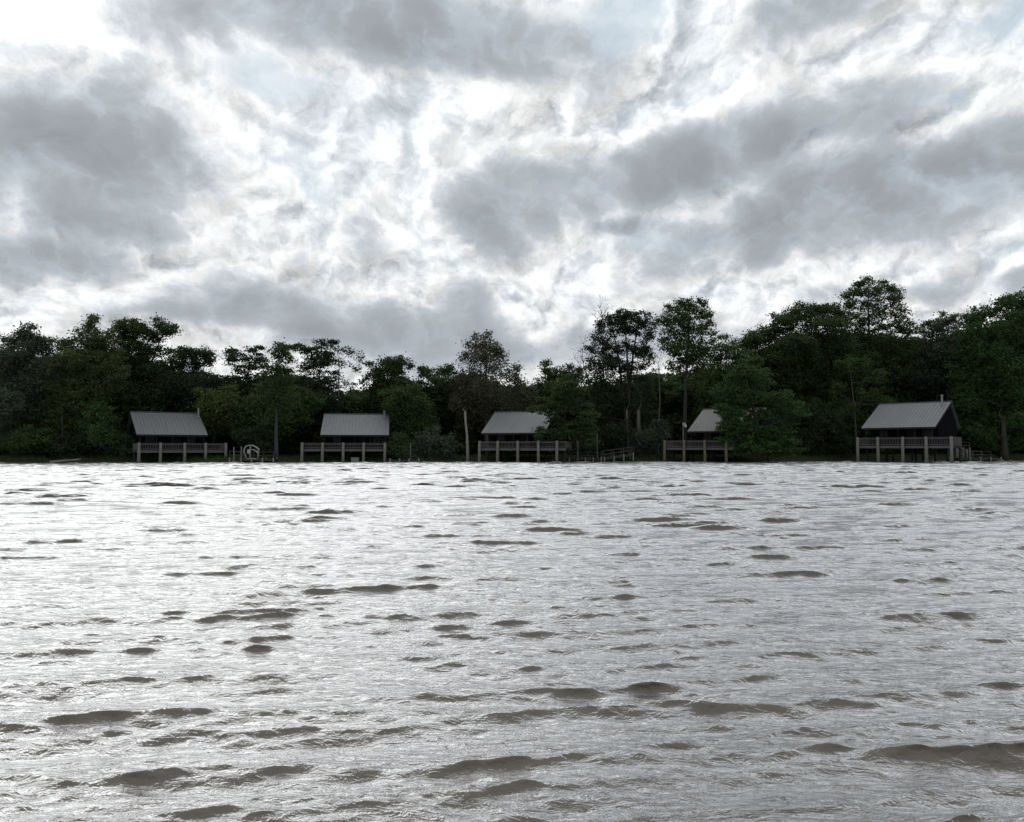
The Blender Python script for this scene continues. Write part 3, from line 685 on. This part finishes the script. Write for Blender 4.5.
# ------------------------------------------------------------------ the wood behind them, one mass
rng = np.random.default_rng(404)
SKY_T = [(-60,360),(0,352),(60,356),(100,350),(140,356),(190,372),(240,374),(300,372),(345,392),(390,380),(430,384),(470,375),(520,385),(560,388),(590,385),(630,372),(680,372),(730,366),(780,345),(830,335),(880,335),(935,342),(980,328),(1024,315),(1090,320)]
lb = []
for px in np.arange(-70, 1100, 7.5):
    for s in (16, 24, 34):
        x_, y_ = on_shore(px + rng.uniform(-4, 4), s + rng.uniform(-3, 3))
        top = np.interp(px, *zip(*SKY_T)) + rng.uniform(0, 20)
        zt = Z(top, y_); z = .6 + rng.uniform(0, 1)
        while z < zt:
            rr = rng.uniform(1.3, 2.3); rz = rng.uniform(.9, 1.6)
            if z + rz > zt: rz = .8
            lb.append(((x_ + rng.uniform(-1, 1), y_ + rng.uniform(-1.5, 1.5), min(z + rz * .6, zt - rz * .6)), (rr, rr, rz)))
            z += rz * 1.5
me = leaf_mesh('woodland', lb, rng, .42, .42, .95, .5); me.materials.append(L['dark'])
o = bpy.data.objects.new('woodland', me); C.objects.link(o); o['kind'] = 'stuff'
tag(o, 'dark unbroken mass of wood filling the background behind the shore trees', 'woodland')
# grass and weeds along the water's edge
P_ = []
for px in np.arange(-40, 1064, .22):
    s = rng.uniform(-.2, 3.5) if rng.random() < .7 else rng.uniform(0, 9)
    thick = 1.0 if 612 < px < 668 or 395 < px < 420 else .45
    if rng.random() > thick: continue
    x_, y_ = on_shore(px, s); P_.append((x_, y_, gz(x_, y_)))
P_ = np.repeat(np.array(P_), 14, 0); N = len(P_)
P_ = P_ + rng.normal(size=(N, 3)) * np.array([.28, .28, 0])
h_ = rng.uniform(.12, .5, N)[:, None]; a = rng.random(N) * 6.28
w_ = np.stack([np.cos(a), np.sin(a), 0 * a], 1) * .018; tip = rng.normal(size=(N, 3)) * .10; tip[:, 2] = 0
V_ = np.stack([P_ - w_, P_ + w_, P_ + w_ * .3 + tip + h_ * np.array([0, 0, 1]), P_ - w_ * .3 + tip + h_ * np.array([0, 0, 1])], 1).reshape(-1, 3)
me = mesh_np('grass', V_, np.arange(N * 4).reshape(-1, 4)); me.materials.append(L['mid'])
o = bpy.data.objects.new('bank_grass', me); C.objects.link(o); o['kind'] = 'stuff'
tag(o, 'short green grass and weeds along the water edge', 'grass')
# ------------------------------------------------------------------ dead wood
def bare(name, label, cat, px, s, tips, r0, mat, twigs=3, seed=1, trunk=None):
    rng = np.random.default_rng(seed); bx, by = on_shore(px, s); bz = gz(bx, by)
    root = empty(name, (bx, by, bz)); tag(root, label, cat); mb = MB()
    def loc(q, off=0):
        c = at(q[0], q[1], by + off); return (c.x - bx, c.y - by, c.z - bz)
    tp = [(0, 0, -.4)] + [loc(q) for q in trunk]
    rad = [r0 * 1.35] + [r0 * (1 - .5 * i / len(trunk)) for i in range(len(trunk))]
    mb.tube(tp, rad, 9)
    for q in tips:
        a = tp[q[2]] if len(q) > 2 else tp[-1]
        e = loc(q, rng.uniform(-1.5, 1.5)); pp = limb(mb, a, e, r0 * .4, .02, rng, .08)
        for _ in range(twigs):
            st = pp[rng.integers(2, 5)]; d = rng.normal(size=3) * .9; d[2] = abs(d[2])
            p2 = limb(mb, st, np.array(st) + d, .025, .01, rng, .1, 3, 4)
            for _ in range(2): limb(mb, p2[2], np.array(p2[2]) + rng.normal(size=3) * .45 + np.array([0, 0, .25]), .014, .007, rng, .1, 2, 3)
    mb.build('trunk', mat, root, True); return root
bare('dead_trunk', 'pale bare dead trunk standing left of the middle cabin', 'dead tree', 468, .6, [(464, 408)], .19, B['pale'], 0, 3, [(467.6, 450), (467, 435), (465.6, 422), (465, 411)])
bare('bare_tree', 'leafless tree with fine grey twigs left of the big black-green oak', 'bare tree', 592, 8, [(573,352),(581,345),(570,366),(600,356),(586,334),(596,322),(578,378,3)], .13, B['grey'], 7, 4, [(592, 420), (591, 395), (588, 378)])
bare('bare_tree', 'thin pale trunk leaning up out of the rounded shrub, left of the tall rounded pine', 'bare tree', 658, 2.9, [(662,352),(654,360)], .10, B['grey'], 2, 5, [(658.5, 425), (660, 400), (659, 374)])
bare('bare_tree', 'leafless twiggy top poking out above the left side of the tall pair of trees', 'bare tree', 604, 12, [(597,305),(603,309),(609,306),(594,314)], .12, B['grey'], 5, 6, [(604, 400), (603, 350), (601, 322)])
bare('dead_trunk', 'thin grey trunk in the dark left of the leftmost cabin', 'dead tree', 63, 3.5, [(62, 405)], .09, B['grey'], 1, 8, [(63, 440), (62.5, 425), (62, 415)])
for px, lab, sd, r_ in ((640, 'flared pale cypress trunk behind the rounded shrub', 11, .34), (628.5, 'slimmer pale trunk left of the flared cypress trunk', 12, .2)):
    bare('bare_cypress', lab, 'tree trunk', px, 3.6, [(px + 1, 395)], r_, B['grey'], 0, sd, [(px - .6, 443), (px - 1.2, 430), (px - 1.6, 410)])
bare('bare_cypress', 'flared cypress trunk at the water under the huge right-hand tree', 'tree trunk', 1005, .8, [(1003, 408)], .40, B['dark'], 0, 13, [(1004.6, 452), (1004, 438), (1003.4, 420)])
x_, y_ = on_shore(66, -.7)
mb = MB(); rg = np.random.default_rng(2)
limb(mb, (-1.9, 0, .12), (1.6, .5, .45), .14, .07, rg, .03); limb(mb, (-.6, .1, .22), (1.9, -.5, .62), .06, .02, rg, .06); limb(mb, (-1.6, .3, .10), (-.4, 1.0, .5), .05, .02, rg, .05)
o = mb.build('driftwood_log', B['pale'], None, True); o.location = (x_, y_, -.02); tag(o, 'bleached driftwood log lying at the waterline at the far left', 'driftwood')

# ------------------------------------------------------------------ docks
def dock(label, pa, pb, s, z, width, group=None, rails=(), piles=5, zb=None, name='dock', cat='dock'):
    ax, ay = on_shore(pa, s); bx, by = on_shore(pb, s); Ln = math.hypot(bx - ax, by - ay); t = math.atan2(by - ay, bx - ax)
    zb = z if zb is None else zb
    root = empty(name, (ax, ay, 0), t); tag(root, label, cat, group)
    d = MB(); nb = int(Ln / .2)
    zz = lambda x: z + (zb - z) * x / Ln
    for i in range(nb):
        a = Ln * i / nb; b_ = a + Ln / nb - .015
        d.hexa([(a, 0, zz(a) - .05), (b_, 0, zz(b_) - .05), (b_, width, zz(b_) - .05), (a, width, zz(a) - .05), (a, 0, zz(a)), (b_, 0, zz(b_)), (b_, width, zz(b_)), (a, width, zz(a))])
    d.bar((0, .06, z - .14), (Ln, .06, zb - .14), .06, .16); d.bar((0, width - .06, z - .14), (Ln, width - .06, zb - .14), .06, .16)
    d.build('walkway', M['plank'], root)
    for i in range(piles):
        x = .15 + (Ln - .3) * i / (piles - 1)
        for yy in (-.11, width + .11):
            p = MB(); p.tube([(x, yy, -1.6), (x, yy, zz(x) + .18)], .10, 8); p.build('pile', M['post'], root, True)
    for x0_, x1_, yy, hh in rails:
        r_ = MB(); x0_ *= Ln; x1_ *= Ln; n_ = max(2, int((x1_ - x0_) / 1.2) + 1)
        r_.bar((x0_, yy, zz(x0_) + hh), (x1_, yy, zz(x1_) + hh), .10, .07); r_.bar((x0_, yy, zz(x0_) + hh * .52), (x1_, yy, zz(x1_) + hh * .52), .05, .10)
        for i in range(n_):
            x = x0_ + (x1_ - x0_) * i / (n_ - 1); r_.bar((x, yy + .001, zz(x) - .1), (x, yy + .001, zz(x) + hh + .05), .09)
        r_.build('railing', M['plank'], root)
    return root
DG = 'low docks between the cabins'
dock('low plank dock with the white arched frame on it, right of the leftmost cabin', 229, 275, -1.2, .42, 2.4, DG, [(.02, .25, .1, 1.0), (.02, .9, 2.3, .9)])
dock('low dock from the middle cabin, before the sloping handrail', 568, 602, -.9, .45, 1.8, DG, [(.02, .98, 1.7, .8)])
dock('sloping gangway with handrails climbing the bank right of the middle cabin', 603, 634, -.2, .45, 1.4, DG, [(.0, 1, .1, .95), (.0, 1, 1.3, .95)], 4, 1.05, 'gangway', 'gangway')
dock('low plank dock right of the second cabin', 389, 420, -.5, .30, 1.5, DG, (), 4)
dock('old grey dock with a broken railing at the far right, right of the right-hand cabin', 958, 1001, -.8, .42, 2.0, DG, [(.1, .55, .1, 1.0), (.35, .98, 1.9, .9)])
dock('short side landing joined to the right end of the right-hand cabin', 955, 970, 1.2, 1.75, 1.6, DG, [(.0, 1, .1, .9)], 3)
# white arched frame: two bowed hoops, a stem, a small panel and a base bar
x_, y_ = on_shore(250, -.3)
root = empty('arched_frame', (x_, y_, .42)); tag(root, 'small white arched metal frame standing on the low dock right of the leftmost cabin', 'metal frame')
k = y_ / F
def fp(px, py): return ((px - 250) * k, Z(py, y_) - .42)
def arc(pts, yy, r_, name):
    q = MB(); P2 = []
    for i in range(len(pts) - 1):
        for j in range(5):
            f = j / 5; a, b_ = pts[i], pts[i + 1]; P2.append((a[0] * (1 - f) + b_[0] * f, yy, a[1] * (1 - f) + b_[1] * f))
    P2.append((pts[-1][0], yy, pts[-1][1])); q.tube(P2, r_, 8); return q.build(name, M['white'], root, True)
for yy in (0, .35):
    arc([fp(*p) for p in ((243.5, 451), (245, 447), (248, 445.2), (251.5, 445.2), (255, 446.6), (258.5, 449))], yy, .042, 'hoop')
    arc([fp(*p) for p in ((250, 449.6), (253.5, 449.8), (256, 451.2), (258, 453.4))], yy, .035, 'hoop')
    arc([fp(250, 445.4), fp(250, 458.2)], yy, .03, 'stem'); arc([fp(243.5, 451), fp(246, 458.2)], yy, .03, 'stem'); arc([fp(258.3, 449), fp(258.0, 458.2)], yy, .03, 'stem')
q = MB(); a = fp(247.6, 449.4); b_ = fp(250.4, 453.6); q.box(a[0], b_[0], -.08, -.03, b_[1], a[1]); q.build('panel', M['white'], root)
q = MB(); a = fp(247, 0); b_ = fp(256.5, 0); q.box(a[0], b_[0], -.1, .45, .003, .10); q.build('base', M['white'], root)
# crate under the second cabin
x_, y_ = on_shore(355.5, .2); k = y_ / F
q = MB(); hw, hd, hh = 3.6 * k, .35, .62
q.hexa([(-hw * .9, -hd, 0), (hw * .9, -hd, 0), (hw * .9, hd, 0), (-hw * .9, hd, 0), (-hw, -hd * 1.1, hh), (hw, -hd * 1.1, hh), (hw, hd * 1.1, hh), (-hw, hd * 1.1, hh)])
q.box(-hw - .04, hw + .04, -hd - .08, hd + .08, hh + .002, hh + .07)
for i in range(-3, 4): q.box(i * hw * .26 - .02, i * hw * .26 + .02, -hd * 1.1 - .02, -hd * 1.1 + .01, .05, hh - .04)
o = q.build('storage_crate', M['crate'], None); o.location = (x_, y_, gz(x_, y_) + .05); tag(o, 'pale storage crate on the bank under the deck of the second cabin', 'crate')
# dish on a short arm on a slim pole beside the pine trunk
x_, y_ = on_shore(683.2, .6); zt = Z(426, y_)
root = empty('dish_antenna', (x_, y_, 0)); tag(root, 'small white dish on a slim pole beside the straight pine trunk', 'dish antenna')
q = MB(); q.tube([(0, 0, -.8), (0, 0, zt)], .045, 8); q.build('pole', M['steel'], root, True)
q = MB(); ring = []
q.tube([(0, 0, zt - .02), (.1, -.12, zt + .1), (.16, -.2, zt + .16)], [.04, .12, .40], 16, False)
q.build('dish', M['white'], root, True)
q = MB(); q.bar((.1, -.1, zt), (.34, -.5, zt + .12), .03); q.build('arm', M['steel'], root)
# mooring posts and stakes
for px, s, top, r_, lab in ((577.5, -1.3, 441, .11, 'tall thin mooring post right of the middle cabin'), (597, .8, 434, .06, 'thin upright stake at the foot of the gangway'),
      (410.5, 0, 443, .05, 'thin stake in the bank right of the second cabin'), (234, -1.6, 447, .08, 'mooring post at the left end of the low dock near the leftmost cabin'),
      (241.5, -1.6, 446.5, .08, 'mooring post just left of the white arched frame'), (958.5, -.2, 449, .15, 'stumpy post just right of the right-hand cabin'),
      (966.5, .2, 449.5, .14, 'second stumpy post right of the right-hand cabin, by the broken railing')):
    x_, y_ = on_shore(px, s); q = MB(); zt = Z(top, y_)
    q.tube([(0, 0, -1.6), (.02, 0, zt * .5), (0, .01, zt - .03), (0, .01, zt)], [r_ * 1.1, r_, r_, r_ * .6], 9)
    o = q.build('mooring_post', M['post'], None, True); o.location = (x_, y_, 0); tag(o, lab, 'post')
